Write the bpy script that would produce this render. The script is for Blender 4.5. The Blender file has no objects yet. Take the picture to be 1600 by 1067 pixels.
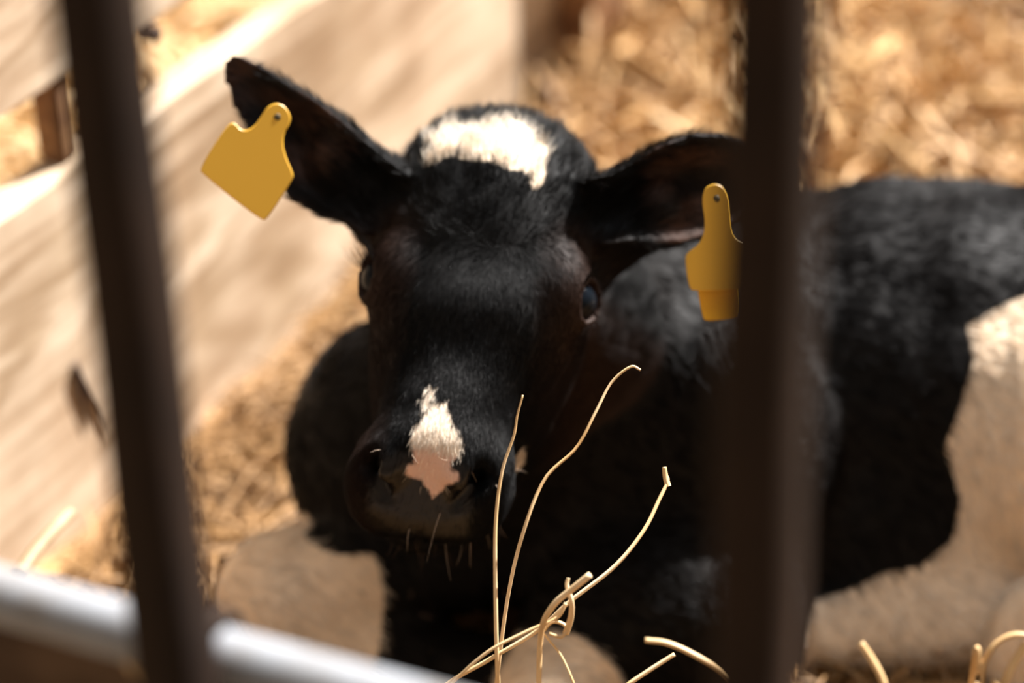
import bpy, math, random
import numpy as np
from mathutils import Vector, Matrix

rng = np.random.default_rng(7)
random.seed(7)
C = bpy.context.scene.collection
SC = bpy.context.scene

# ------------------------------------------------------------------ camera
W, H = 1600, 1067
FPX = 3778.0
CAM = np.array((0.0, 0.0, 1.38))
PITCH, ROLL = math.radians(30.0), math.radians(-1.7)
cam_d = bpy.data.cameras.new('camera')
cam_d.sensor_width = 36.0
cam_d.lens = FPX / W * 36.0
cam = bpy.data.objects.new('camera', cam_d)
C.objects.link(cam)
Rm = Matrix.Rotation(math.radians(90) - PITCH, 3, 'X') @ Matrix.Rotation(ROLL, 3, 'Z')
cam.matrix_world = Matrix.Translation(Vector(CAM)) @ Rm.to_4x4()
cam_d.clip_start = 0.05
cam_d.dof.use_dof = True
cam_d.dof.focus_distance = 1.74
cam_d.dof.aperture_fstop = 2.1
SC.camera = cam
R = np.array(Rm)

def P(px, py, d):
    """world point seen at that pixel of the photograph, d metres along the optical axis"""
    v = np.array(((px - W / 2) / FPX, (H / 2 - py) / FPX, -1.0)) * d
    return CAM + R @ v

def PY(px, py, y):
    v = R @ np.array(((px - W / 2) / FPX, (H / 2 - py) / FPX, -1.0))
    return CAM + v * (y - CAM[1]) / v[1]

# ------------------------------------------------------------------ light
SC.view_settings.view_transform = 'Standard'
SC.view_settings.look = 'None'
SC.view_settings.gamma = 1.0
SC.view_settings.use_curve_mapping = False
SC.view_settings.exposure = 0.0

world = bpy.data.worlds.new('barn_daylight')
SC.world = world
world.use_nodes = True
bg = world.node_tree.nodes['Background']
bg.inputs[0].default_value = (1.0, 0.78, 0.58, 1)
bg.inputs[1].default_value = 0.42

def look_rot(d):
    return Vector(d).to_track_quat('-Z', 'Y').to_euler()

sun_d = bpy.data.lights.new('sun', 'SUN')
sun_d.energy = 18.5
sun_d.angle = math.radians(2.0)
sun_d.color = (1.0, 0.96, 0.92)
sun = bpy.data.objects.new('sun', sun_d)
C.objects.link(sun)
SUN = np.array((0.52, 0.44, 0.73))
sun.rotation_euler = look_rot(-SUN)

win_d = bpy.data.lights.new('doorway_daylight', 'AREA')
win_d.shape = 'RECTANGLE'
win_d.size, win_d.size_y = 2.2, 1.4
win_d.energy = 32
win_d.color = (0.55, 0.76, 1.0)
win = bpy.data.objects.new('doorway_daylight', win_d)
C.objects.link(win)
win.location = (1.6, 3.9, 3.0)
win.rotation_euler = look_rot(np.array((0.2, 1.9, 0.3)) - np.array((1.6, 3.9, 3.0)))

sky_d = bpy.data.lights.new('roof_skylight', 'AREA')
sky_d.shape = 'RECTANGLE'
sky_d.size, sky_d.size_y = 0.9, 0.7
sky_d.energy = 17
sky_d.color = (0.68, 0.84, 1.0)
sky = bpy.data.objects.new('roof_skylight', sky_d)
C.objects.link(sky)
sky.location = (0.25, 1.45, 3.3)
sky.rotation_euler = look_rot((-0.05, 0.05, -1.0))

# ------------------------------------------------------------------ helpers
def tag(o, label=None, cat=None, group=None, kind=None):
    if label: o['label'] = label
    if cat: o['category'] = cat
    if group: o['group'] = group
    if kind: o['kind'] = kind
    return o

def empty(name, loc, label, cat, group=None):
    o = bpy.data.objects.new(name, None)
    C.objects.link(o)
    o.location = Vector(loc)
    o.empty_display_size = 0.05
    return tag(o, label, cat, group)

def mesh_obj(name, verts, faces, mat, parent=None, smooth=True, keep=True):
    me = bpy.data.meshes.new(name)
    verts = np.asarray(verts, dtype=np.float64)
    if parent is not None and keep:
        verts = verts - np.array(parent.location)
    me.from_pydata(verts.tolist(), [], [tuple(int(i) for i in f) for f in faces])
    me.update()
    if smooth:
        me.polygons.foreach_set('use_smooth', [True] * len(me.polygons))
    o = bpy.data.objects.new(name, me)
    C.objects.link(o)
    me.materials.append(mat)
    if parent is not None:
        o.parent = parent
    return o

def nt_mat(name):
    m = bpy.data.materials.new(name)
    m.use_nodes = True
    nt = m.node_tree
    return m, nt, nt.nodes['Principled BSDF'], nt.nodes, nt.links

def N(nodes, typ, **kw):
    n = nodes.new(typ)
    for k, v in kw.items():
        setattr(n, k, v)
    return n

def ramp(nodes, stops, interp='LINEAR'):
    r = nodes.new('ShaderNodeValToRGB')
    r.color_ramp.interpolation = interp
    e = r.color_ramp.elements
    while len(e) < len(stops):
        e.new(0.5)
    for el, (p, c) in zip(e, stops):
        el.position = p
        el.color = (*c, 1) if len(c) == 3 else c
    return r

def noise_tex(nodes, links, vec, scale, detail=4, rough=0.55, dist=0.0, stretch=None):
    if stretch is not None:
        mp = nodes.new('ShaderNodeMapping')
        mp.inputs['Scale'].default_value = stretch
        links.new(vec, mp.inputs[0])
        vec = mp.outputs[0]
    n = nodes.new('ShaderNodeTexNoise')
    n.inputs['Scale'].default_value = scale
    n.inputs['Detail'].default_value = detail
    n.inputs['Roughness'].default_value = rough
    n.inputs['Distortion'].default_value = dist
    links.new(vec, n.inputs['Vector'])
    return n

def bump(nodes, links, h, bsdf, strength=0.3, distance=0.005):
    b = nodes.new('ShaderNodeBump')
    b.inputs['Strength'].default_value = strength
    b.inputs['Distance'].default_value = distance
    links.new(h, b.inputs['Height'])
    links.new(b.outputs[0], bsdf.inputs['Normal'])

def box_mesh(lo, hi, bev=0.004, jitter=0.0, nseg=1):
    """a box with chamfered long edges along x: 8-sided section swept in nseg steps"""
    (x0, y0, z0), (x1, y1, z1) = lo, hi
    b = bev
    sec = [(y0 + b, z0), (y1 - b, z0), (y1, z0 + b), (y1, z1 - b), (y1 - b, z1), (y0 + b, z1), (y0, z1 - b), (y0, z0 + b)]
    V, F = [], []
    xs = [x0, x0 + b] + [x0 + b + (x1 - x0 - 2 * b) * i / nseg for i in range(1, nseg)] + [x1 - b, x1]
    cy, cz = (y0 + y1) / 2, (z0 + z1) / 2
    for i, x in enumerate(xs):
        s = 1.0 if 0 < i < len(xs) - 1 else None
        for (y, z) in sec:
            if s is None:
                y = cy + (y - cy) * (1 - 2 * b / (y1 - y0)); z = cz + (z - cz) * (1 - 2 * b / (z1 - z0))
            j = jitter * math.sin(x * 23 + y * 40) * math.cos(x * 9 + z * 30 + 1)
            V.append((x, y + j, z + j * 1.5))
    for i in range(len(xs) - 1):
        for k in range(8):
            a, c = i * 8 + k, i * 8 + (k + 1) % 8
            F.append((a, a + 8, c + 8, c))
    F.append(tuple(range(8)))
    F.append(tuple(range(len(xs) * 8 - 1, len(xs) * 8 - 9, -1)))
    return np.array(V), F

def tube(pts, radii, seg=10, cap=True, flat=1.0):
    """tube along a polyline with a radius at each point"""
    pts = np.asarray(pts, float)
    n = len(pts)
    T = np.gradient(pts, axis=0)
    T /= np.linalg.norm(T, axis=1)[:, None] + 1e-12
    up = np.array((0.31, 0.2, 0.93))
    a = np.cross(T[0], up); a /= np.linalg.norm(a)
    V, F = [], []
    for i in range(n):
        a = a - T[i] * np.dot(a, T[i]); a /= np.linalg.norm(a)
        b = np.cross(T[i], a)
        for k in range(seg):
            t = 2 * math.pi * k / seg
            V.append(pts[i] + radii[i] * (math.cos(t) * a + math.sin(t) * flat * b))
    for i in range(n - 1):
        for k in range(seg):
            q, r = i * seg + k, i * seg + (k + 1) % seg
            F.append((q, r, r + seg, q + seg))
    if cap:
        F.append(tuple(range(seg - 1, -1, -1)))
        F.append(tuple(range((n - 1) * seg, n * seg)))
    return np.array(V), F

def spline(ctrl, n=40):
    """Catmull-Rom through control rows (any number of columns)"""
    c = np.asarray(ctrl, float)
    c = np.vstack([2 * c[0] - c[1], c, 2 * c[-1] - c[-2]])
    out = []
    m = len(c) - 3
    for s in np.linspace(0, m - 1e-6, n):
        i = int(s); t = s - i
        p0, p1, p2, p3 = c[i:i + 4]
        out.append(0.5 * (2 * p1 + (p2 - p0) * t + (2 * p0 - 5 * p1 + 4 * p2 - p3) * t * t + (3 * p1 - p0 - 3 * p2 + p3) * t ** 3))
    return np.array(out)

def wob(p, f, seed=0.0):
    """cheap smooth noise in [-1,1] at the rows of p"""
    x, y, z = p[..., 0] * f, p[..., 1] * f, p[..., 2] * f
    s = seed
    return (np.sin(x * 1.0 + 1.7 * np.sin(y * 0.9 + s) + s) * np.cos(y * 1.1 + 1.3 * np.sin(z * 1.2 + 2 * s)) +
            np.sin(z * 1.3 + 1.5 * np.sin(x * 1.4 + s + 2) + 3) * np.cos(x * .8 - y * .7 + s)) * 0.5

# ------------------------------------------------------------------ materials
def wood_mat(name, light, mid, dark, scale=1.0, rough=0.75):
    m, nt, b, nd, lk = nt_mat(name)
    tc = nd.new('ShaderNodeTexCoord')
    big = noise_tex(nd, lk, tc.outputs['Object'], 2.2 * scale, 3, 0.5, 0.6, (0.55, 1.0, 3.2))
    mul = N(nd, 'ShaderNodeMath', operation='MULTIPLY'); mul.inputs[1].default_value = 11.0
    lk.new(big.outputs[0], mul.inputs[0])
    sn = N(nd, 'ShaderNodeMath', operation='SINE')
    m2 = N(nd, 'ShaderNodeMath', operation='MULTIPLY'); m2.inputs[1].default_value = 3.0
    lk.new(mul.outputs[0], m2.inputs[0]); lk.new(m2.outputs[0], sn.inputs[0])
    r1 = ramp(nd, [(0.0, mid), (0.55, light), (1.0, light)])
    mr = nd.new('ShaderNodeMapRange'); mr.inputs[1].default_value = -1
    lk.new(sn.outputs[0], mr.inputs[0]); lk.new(mr.outputs[0], r1.inputs[0])
    fine = noise_tex(nd, lk, tc.outputs['Object'], 30 * scale, 5, 0.6, 0.2, (0.12, 1.0, 1.6))
    r2 = ramp(nd, [(0.35, (0.66, 0.60, 0.53)), (0.6, (1, 1, 1))])
    lk.new(fine.outputs[0], r2.inputs[0])
    mx = N(nd, 'ShaderNodeMixRGB', blend_type='MULTIPLY'); mx.inputs[0].default_value = 1
    lk.new(r1.outputs[0], mx.inputs[1]); lk.new(r2.outputs[0], mx.inputs[2])
    st = noise_tex(nd, lk, tc.outputs['Object'], 5.0 * scale, 4, 0.6, 0.0)
    r3 = ramp(nd, [(0.36, dark), (0.56, (1, 1, 1))])
    lk.new(st.outputs[0], r3.inputs[0])
    mx2 = N(nd, 'ShaderNodeMixRGB', blend_type='MULTIPLY'); mx2.inputs[0].default_value = 0.55
    lk.new(mx.outputs[0], mx2.inputs[1]); lk.new(r3.outputs[0], mx2.inputs[2])
    lk.new(mx2.outputs[0], b.inputs['Base Color'])
    b.inputs['Roughness'].default_value = rough
    b.inputs['Specular IOR Level'].default_value = 0.3
    bump(nd, lk, fine.outputs[0], b, 0.4, 0.002)
    return m

M_board = wood_mat('pale_plank_wood', (0.64, 0.51, 0.375), (0.42, 0.305, 0.195), (0.62, 0.50, 0.40))
M_post = wood_mat('brown_post_wood', (0.28, 0.15, 0.07), (0.2, 0.10, 0.05), (0.5, 0.4, 0.3))

def straw_mat(name, cols, rough=0.6, attr=True):
    m, nt, b, nd, lk = nt_mat(name)
    if attr:
        a = nd.new('ShaderNodeAttribute'); a.attribute_name = 'rnd'
        r = ramp(nd, cols)
        lk.new(a.outputs['Fac'], r.inputs[0])
    else:
        tc = nd.new('ShaderNodeTexCoord')
        n = noise_tex(nd, lk, tc.outputs['Object'], 14, 3)
        r = ramp(nd, cols)
        lk.new(n.outputs[0], r.inputs[0])
    lk.new(r.outputs[0], b.inputs['Base Color'])
    b.inputs['Roughness'].default_value = rough
    b.inputs['Specular IOR Level'].default_value = 0.4
    return m

STRAW = [(0.0, (0.10, 0.050, 0.016)), (0.3, (0.30, 0.16, 0.055)), (0.7, (0.56, 0.34, 0.14)), (1.0, (0.82, 0.62, 0.36))]
M_straw = straw_mat('bedding_straw', STRAW)
M_stalk = straw_mat('dry_stalk', [(0.25, (0.42, 0.24, 0.09)), (0.5, (0.68, 0.47, 0.24)), (0.75, (0.86, 0.70, 0.48))], 0.4, False)

M_dull = straw_mat('thick_dull_straw', [(0.25, (0.14, 0.085, 0.04)), (0.5, (0.24, 0.17, 0.095)), (0.75, (0.36, 0.27, 0.17))], 0.6, False)

m, nt, b, nd, lk = nt_mat('litter_floor'); M_floor = m
tc = nd.new('ShaderNodeTexCoord')
n1 = noise_tex(nd, lk, tc.outputs['Object'], 9, 6, 0.65, 0.5)
r = ramp(nd, [(0.3, (0.07, 0.035, 0.012)), (0.5, (0.22, 0.115, 0.04)), (0.68, (0.50, 0.30, 0.12))])
lk.new(n1.outputs[0], r.inputs[0]); lk.new(r.outputs[0], b.inputs['Base Color'])
b.inputs['Roughness'].default_value = 0.9
bump(nd, lk, n1.outputs[0], b, 0.8, 0.02)

m, nt, b, nd, lk = nt_mat('rusty_bar_steel'); M_bar = m
tc = nd.new('ShaderNodeTexCoord')
n1 = noise_tex(nd, lk, tc.outputs['Object'], 16, 6, 0.65, 0.3, (1, 1, 0.35))
r = ramp(nd, [(0.3, (0.009, 0.006, 0.005)), (0.55, (0.022, 0.013, 0.009)), (0.75, (0.045, 0.024, 0.015))])
lk.new(n1.outputs[0], r.inputs[0]); lk.new(r.outputs[0], b.inputs['Base Color'])
b.inputs['Roughness'].default_value = 0.7
b.inputs['Specular IOR Level'].default_value = 0.12
bump(nd, lk, n1.outputs[0], b, 0.4, 0.001)

m, nt, b, nd, lk = nt_mat('painted_rail_steel'); M_rail = m
tc = nd.new('ShaderNodeTexCoord')
n1 = noise_tex(nd, lk, tc.outputs['Object'], 20, 5, 0.6, 0.2)
r = ramp(nd, [(0.3, (0.18, 0.155, 0.13)), (0.5, (0.25, 0.26, 0.28)), (0.8, (0.29, 0.31, 0.34))])
lk.new(n1.outputs[0], r.inputs[0]); lk.new(r.outputs[0], b.inputs['Base Color'])
b.inputs['Roughness'].default_value = 0.6
b.inputs['Specular IOR Level'].default_value = 0.25

# ------------------------------------------------------------------ the setting
ANG = math.radians(26.3)
D = np.array((math.sin(ANG), math.cos(ANG), 0.0))      # along the plank wall
G = np.array((math.cos(ANG), -math.sin(ANG), 0.0))     # wall normal, and the run of the gate
WALL0 = np.array((-0.346, 2.231, 0.0))                   # a point on the wall's inner face

def ground(x, y):
    p = np.stack([x, y, np.zeros_like(x)], -1)
    h = 0.012 + 0.014 * wob(p, 7.0, 1.3) + 0.009 * wob(p, 17.0, 4.1)
    back = np.clip((y - 2.35) / 1.2, 0, 1)
    h = h + back * (0.05 + 0.05 * wob(p, 5.5, 8.0) + 0.03 * wob(p, 12.0, 2.0))
    return h

gx = np.linspace(-3.2, 3.2, 200); gy = np.linspace(0.4, 5.6, 180)
X, Y = np.meshgrid(gx, gy, indexing='ij')
Z = ground(X, Y) - 0.012
V = np.stack([X, Y, Z], -1).reshape(-1, 3)
idx = np.arange(200 * 180).reshape(200, 180)
F = np.stack([idx[:-1, :-1], idx[1:, :-1], idx[1:, 1:], idx[:-1, 1:]], -1).reshape(-1, 4)
fl = mesh_obj('floor', V, F, M_floor)
tag(fl, 'earth floor of the pen under brown trodden litter', 'floor', kind='structure')

def wall_obj(name, lo, hi, mat, parent, jit=0.0, nseg=1, bev=0.004):
    """box given in wall coordinates (along the wall, outwards behind the face, up)"""
    v, f = box_mesh(lo, hi, bev, jit, nseg)
    me = bpy.data.meshes.new(name)
    me.from_pydata(v.tolist(), [], f)
    o = bpy.data.objects.new(name, me)
    C.objects.link(o)
    me.materials.append(mat)
    o.matrix_world = Matrix.Translation(Vector(WALL0)) @ Matrix.Rotation(math.radians(90) - ANG, 4, 'Z')
    if parent:
        o.parent = parent
    return o

END = 0.95     # along-wall coordinate where the planks stop at the post
lower = wall_obj('wall_left', (-1.35, 0.0, -0.03), (END, 0.042, 0.38), M_board, None, 0.0012, 40)
tag(lower, 'wide pale plank forming the low side wall, sunlit on its top edge', 'wall', kind='structure')
upper = wall_obj('wall_left', (-1.35, 0.0, 0.468), (END, 0.042, 0.63), M_board, None, 0.0012, 40)
tag(upper, 'upper pale plank above the gap in the side wall', 'wall', kind='structure')
post = wall_obj('trim_1', (END - 0.005, -0.055, -0.03), (END + 0.125, 0.06, 1.6), M_post, None)
tag(post, 'dark brown upright post at the far end of the plank wall', 'post', kind='structure')

# straw bedding: one mass of thousands of bent flat straws
def straw_mass(name, n, region, lift, lens, wid, keep_fn=None, tone=(0.0, 1.0), steep=0.25):
    x = rng.uniform(region[0], region[1], n); y = rng.uniform(region[2], region[3], n)
    if keep_fn is not None:
        k = keep_fn(x, y); x, y = x[k], y[k]; n = len(x)
    z = ground(x, y) + rng.uniform(-0.006, lift, n)
    L = rng.uniform(lens[0], lens[1], n)
    az = rng.uniform(0, 2 * np.pi, n)
    el = rng.normal(0, steep, n)
    d = np.stack([np.cos(az) * np.cos(el), np.sin(az) * np.cos(el), np.sin(el)], -1)
    c = np.stack([x, y, z], -1)
    if keep_fn is not None:      # both ends stay on the same side of the plank wall
        e1 = c + d * (L / 2)[:, None] * 1.05; e2 = c - d * (L / 2)[:, None] * 1.05
        k = keep_fn(e1[:, 0], e1[:, 1]) & keep_fn(e2[:, 0], e2[:, 1])
        x, y, z, L, d, c = x[k], y[k], z[k], L[k], d[k], c[k]; n = len(x)
    s = np.cross(d, rng.normal(size=(n, 3))); s /= np.linalg.norm(s, axis=1)[:, None]
    t = np.cross(d, s)
    w = rng.uniform(wid[0], wid[1], n)[:, None]
    bend = rng.normal(0, 0.12, n)[:, None] * L[:, None]
    V = []
    for k, u in enumerate((-0.5, -0.17, 0.17, 0.5)):
        cc = c + d * (u * L[:, None]) + t * bend * (1 - (2 * u) ** 2)
        V += [cc - s * w / 2, cc + t * w * 0.35, cc + s * w / 2]
    V = np.stack(V, 1)          # n,12,3
    # keep straws from dipping far below the ground
    base = (np.arange(n) * 12)[:, None]
    fs = []
    for k in range(3):
        a = 3 * k
        fs.append(np.concatenate([base + a, base + a + 1, base + a + 4, base + a + 3], 1))
        fs.append(np.concatenate([base + a + 1, base + a + 2, base + a + 5, base + a + 4], 1))
    F = np.concatenate(fs, 0)
    me = bpy.data.meshes.new(name)
    Vf = V.reshape(-1, 3)
    me.vertices.add(len(Vf)); me.vertices.foreach_set('co', Vf.ravel())
    me.loops.add(F.size); me.loops.foreach_set('vertex_index', F.ravel().astype(np.int32))
    me.polygons.add(len(F)); me.polygons.foreach_set('loop_start', np.arange(0, F.size, 4, dtype=np.int32))
    me.update(calc_edges=True)
    at = me.attributes.new('rnd', 'FLOAT', 'POINT')
    patch = 0.5 + 0.5 * wob(np.stack([x, y, z * 0], -1), 6.5, 5.5)
    val = np.clip(rng.beta(2.0, 2.0, n) * 0.55 + 0.45 * patch, 0, 1) * (tone[1] - tone[0]) + tone[0]
    at.data.foreach_set('value', np.repeat(val, 12).astype(np.float32))
    me.materials.append(M_straw)
    o = bpy.data.objects.new(name, me)
    C.objects.link(o)
    return o

def inside(x, y):   # pen side of the plank wall
    return ((x - WALL0[0]) * G[0] + (y - WALL0[1]) * G[1]) > 0.03
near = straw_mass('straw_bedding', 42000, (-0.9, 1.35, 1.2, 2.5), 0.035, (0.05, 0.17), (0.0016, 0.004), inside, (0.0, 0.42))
tag(near, 'loose golden brown straw spread over the pen floor', 'straw', kind='stuff')
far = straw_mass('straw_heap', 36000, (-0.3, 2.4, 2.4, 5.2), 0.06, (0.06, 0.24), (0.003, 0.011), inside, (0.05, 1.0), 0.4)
tag(far, 'deep heap of bright golden straw behind the calf', 'straw', kind='stuff')
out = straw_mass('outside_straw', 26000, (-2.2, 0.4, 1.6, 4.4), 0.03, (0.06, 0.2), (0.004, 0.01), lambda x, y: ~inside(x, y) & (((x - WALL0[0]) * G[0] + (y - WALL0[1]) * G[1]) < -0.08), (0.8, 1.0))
tag(out, 'bright sunlit straw lying outside, seen through the gap between the planks', 'straw', kind='stuff')

# ------------------------------------------------------------------ the gate
GATE0 = np.array((-0.168, 0.943, 0.0))
def gate_pt(s, back=0.0, z=0.0):
    return GATE0 + G * s + D * back + np.array((0, 0, z))

gate = empty('pen_gate', gate_pt(0.15), 'metal pen gate in front of the calf, dark rusty uprights on a pale rail', 'gate')
def bar(s, lab):
    w = 0.0155
    V, F = [], []
    sec = []
    for (cx, cy) in ((w, w), (-w, w), (-w, -w), (w, -w)):
        a0 = math.atan2(cy, cx)
        for k in (-1, 0, 1):
            a = a0 + k * 0.55
            sec.append((cx * 0.76 + 0.0042 * math.cos(a) * 0.9, cy * 0.76 + 0.0042 * math.sin(a) * 0.9))
    zs = np.linspace(0.02, 1.62, 40)
    for z in zs:
        for (sx, sy) in sec:
            V.append(gate_pt(s + sx + 0.0006 * math.sin(z * 31 + s * 50), sy, z))
    n = len(sec)
    for i in range(len(zs) - 1):
        for k in range(n):
            a, c = i * n + k, i * n + (k + 1) % n
            F.append((a, c, c + n, a + n))
    F.append(tuple(range(n - 1, -1, -1))); F.append(tuple(range((len(zs) - 1) * n, len(zs) * n)))
    o = mesh_obj('bar', V, F, M_bar, gate)
    return o
bar(0.0, '')
bar(0.297, '')
zr = 0.643
v, f = tube([gate_pt(s, 0.032, zr + 0.001 * math.sin(s * 9)) for s in np.linspace(-0.75, 1.1, 40)], [0.0155] * 40, 24)
mesh_obj('rail', v, f, M_rail, gate)['label'] = 'pale painted horizontal pipe rail'
v, f = tube([gate_pt(s, 0.036, 0.10) for s in np.linspace(-0.75, 1.1, 20)], [0.021] * 20, 20)
mesh_obj('rail', v, f, M_rail, gate)
M_shade = wood_mat('dark_shade_board', (0.10, 0.062, 0.038), (0.07, 0.042, 0.026), (0.5, 0.45, 0.4))  # for a board added to give the shaded dark beneath the rail
v, f = box_mesh((-0.75, 0.0, -0.006), (1.1, 0.02, 0.0), 0.002)
v = np.array([gate_pt(x, 0.040 + y, 0.455 + (z + 0.006) * 28.0) for x, y, z in v])
mesh_obj('shade_board', v, f, M_shade, gate, smooth=False)['label'] = 'dark brown board added below the rail to stand for shade'
for s in (0.0, 0.297):      # strap that clamps each upright to the rail
    pts = [gate_pt(s + 0.0, 0.032 + 0.019 * math.cos(t), zr + 0.019 * math.sin(t)) for t in np.linspace(-0.2, 3.3, 14)]
    v, f = tube(pts, [0.006] * 14, 8)
    mesh_obj('clamp', v, f, M_bar, gate)

# ------------------------------------------------------------------ the calf: distance-field body
class Grid:
    def __init__(s, xs, ys, zs):
        s.x, s.y, s.z = xs, ys, zs
        s.F = np.full((len(xs), len(ys), len(zs)), 0.08, np.float32)
    def sub(s, lo, hi):
        sl = []
        for a, l, h in zip((s.x, s.y, s.z), lo, hi):
            sl.append(slice(max(0, np.searchsorted(a, l) - 1), min(len(a), np.searchsorted(a, h) + 1)))
        Xg = np.stack(np.meshgrid(s.x[sl[0]], s.y[sl[1]], s.z[sl[2]], indexing='ij'), -1).astype(np.float32)
        return tuple(sl), Xg

def smin(a, b, k):
    h = np.clip(0.5 + 0.5 * (b - a) / k, 0, 1)
    return b * (1 - h) + a * h - k * h * (1 - h)
def smax(a, b, k):
    return -smin(-a, -b, k)

def seg_cone(p, a, b, r0, r1):
    a, b = np.asarray(a, np.float32), np.asarray(b, np.float32)
    ab = b - a
    t = np.clip(((p - a) @ ab) / (ab @ ab), 0, 1)
    return np.linalg.norm(p - a - t[..., None] * ab, axis=-1) - (r0 + (r1 - r0) * t)

def ellip(p, c, r, rot=None, e=2.0):
    q = p - np.asarray(c, np.float32)
    if rot is not None:
        q = q @ rot.astype(np.float32)
    r = np.asarray(r, np.float32)
    if e == 2.0:
        k0 = np.linalg.norm(q / r, axis=-1); k1 = np.linalg.norm(q / (r * r), axis=-1) + 1e-6
        return k0 * (k0 - 1) / k1
    k0 = (np.abs(q / r) ** e).sum(-1) ** (1 / e)
    return (k0 - 1) * (np.linalg.norm(q, axis=-1) / (k0 + 1e-6)) * 0.9

def steps(parts):
    out = [parts[0][0]]
    for lo, hi, h in parts:
        n = int(round((hi - lo) / h))
        out += list(lo + (hi - lo) * np.arange(1, n + 1) / n)
    return np.array(out, np.float32)

grid = Grid(steps([(-0.34, -0.20, .006), (-0.20, 0.20, .0027), (0.20, 0.26, .005), (0.26, 1.0, .0085)]),
            steps([(1.42, 1.80, .0028), (1.80, 2.32, .008)]),
            steps([(0.0, 0.26, .006), (0.26, 0.70, .0027)]))

# --- head frame
HPITCH = math.radians(24)
def cam_dir(x, y, z):
    return R @ np.array((x, y, z), float)
tilt = math.radians(8.5)
u_img = np.array((-math.sin(tilt), -math.cos(tilt), 0.0))
v_img = np.array((math.cos(tilt), -math.sin(tilt), 0.0))
zc = np.array((0, 0, 1.0))
u_c = u_img * math.cos(HPITCH) + zc * math.sin(HPITCH)
w_c = -u_img * math.sin(HPITCH) + zc * math.cos(HPITCH)
yaw = math.radians(5.0)                      # the face turns a little to its right (image left)
v_c = v_img * math.cos(yaw) + w_c * math.sin(yaw)
w_c = w_c * math.cos(yaw) - v_img * math.sin(yaw)
HU, HV, HW = cam_dir(*u_c), cam_dir(*v_c), cam_dir(*w_c)
HO = P(742, 440, 1.85)
HM = np.stack([HV, HU, HW], 1)               # columns: lateral, towards the muzzle, out of the face
def to_head(p): return (p - HO.astype(np.float32)) @ HM.astype(np.float32)
def from_head(q): return HO + HM @ np.asarray(q, float)

EYE = {s: np.array((s * 0.0765, -0.010, -0.037)) for s in (-1, 1)}
GAZE = {s: np.array((s * 0.78, 0.12, 0.61)) / np.linalg.norm((0.78, 0.12, 0.61)) for s in (-1, 1)}

# --- head volume
lo = HO - 0.36; hi = HO + 0.36
sl, Xg = grid.sub(lo, hi)
q = to_head(Xg)
q[..., 0] += 0.12 * np.clip(q[..., 1], 0, 1)      # the muzzle swings a little to one side
mir = q.copy(); mir[..., 0] = np.abs(mir[..., 0])
d = ellip(mir, (0, -0.082, -0.072), (0.086, 0.100, 0.078), e=2.25)
d = smin(d, ellip(mir, (0, -0.020, -0.075), (0.083, 0.085, 0.070), e=2.5), 0.02)
# flattened nose bridge
qs = mir * np.array((1.0, 1.0, 1.12), np.float32)
d = smin(d, seg_cone(qs, (0, 0.02, -0.062), (0, 0.135, -0.062), 0.060, 0.046), 0.03)
d = smin(d, ellip(mir, (0.0, 0.142, -0.064), (0.062, 0.044, 0.048), e=2.5), 0.02)
d = smin(d, ellip(mir, (0.028, 0.150, -0.050), (0.027, 0.030, 0.030)), 0.012)        # nostril wings
d = smin(d, ellip(mir, (0.030, 0.145, -0.082), (0.028, 0.032, 0.024)), 0.012)         # upper lip
d = smin(d, ellip(mir, (0.035, 0.02, -0.115), (0.040, 0.085, 0.060)), 0.03)          # cheek
d = smin(d, seg_cone(mir, (0.018, 0.02, -0.145), (0.010, 0.128, -0.112), 0.042, 0.026), 0.03)   # jaw
d = smin(d, ellip(mir, (0, 0.148, -0.116), (0.042, 0.034, 0.024)), 0.006)            # chin
# sloping front of the nose, nostril wings bulging from it
pl = (mir[..., 1] - 0.1575) * 0.78 + (mir[..., 2] + 0.040) * 0.626
d = np.where(mir[..., 2] > -0.10, smax(d, pl, 0.014), d)
d = smin(d, ellip(mir, (0.0285, 0.1435, -0.031), (0.013, 0.015, 0.012)), 0.010)
# brow and eye bulge
e0 = EYE[1]
d = smin(d, ellip(mir, e0 + (-0.012, -0.002, -0.004), (0.026, 0.034, 0.028)), 0.012)
d = smin(d, ellip(mir, (0.062, -0.022, -0.026), (0.020, 0.026, 0.018)), 0.014)
# dip between brow and poll, dished face, curl lumps on the poll
d = d + 0.009 * np.exp(-(((q[..., 1] - 0.050) / 0.036) ** 2 + (q[..., 0] / 0.042) ** 2)) * (q[..., 2] > -0.05)
d = d + 0.004 * np.exp(-(((q[..., 1] + 0.02) / 0.035) ** 2 + (q[..., 0] / 0.03) ** 2)) 
d = d - 0.0016 * wob(q, 95.0, 2.2) * np.clip((-q[..., 1] - 0.06) / 0.04, 0, 1)
# eye opening: almond cut along the gaze
g = GAZE[1]
ax = np.array((0.0, 0.98, -0.2)); ax = ax - g * (ax @ g); ax /= np.linalg.norm(ax)
bx = np.cross(g, ax)
er = np.stack([ax, bx, g], 1)
d = smax(d, -ellip(mir, e0 + g * 0.012, (0.0165, 0.0115, 0.020), er), 0.003)
rim = ellip(mir, e0 + g * 0.008, (0.0215, 0.0165, 0.013), er)
rim = smax(rim, -ellip(mir, e0 + g * 0.014, (0.0165, 0.0118, 0.024), er), 0.002)
d = smin(d, rim, 0.004)
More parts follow.
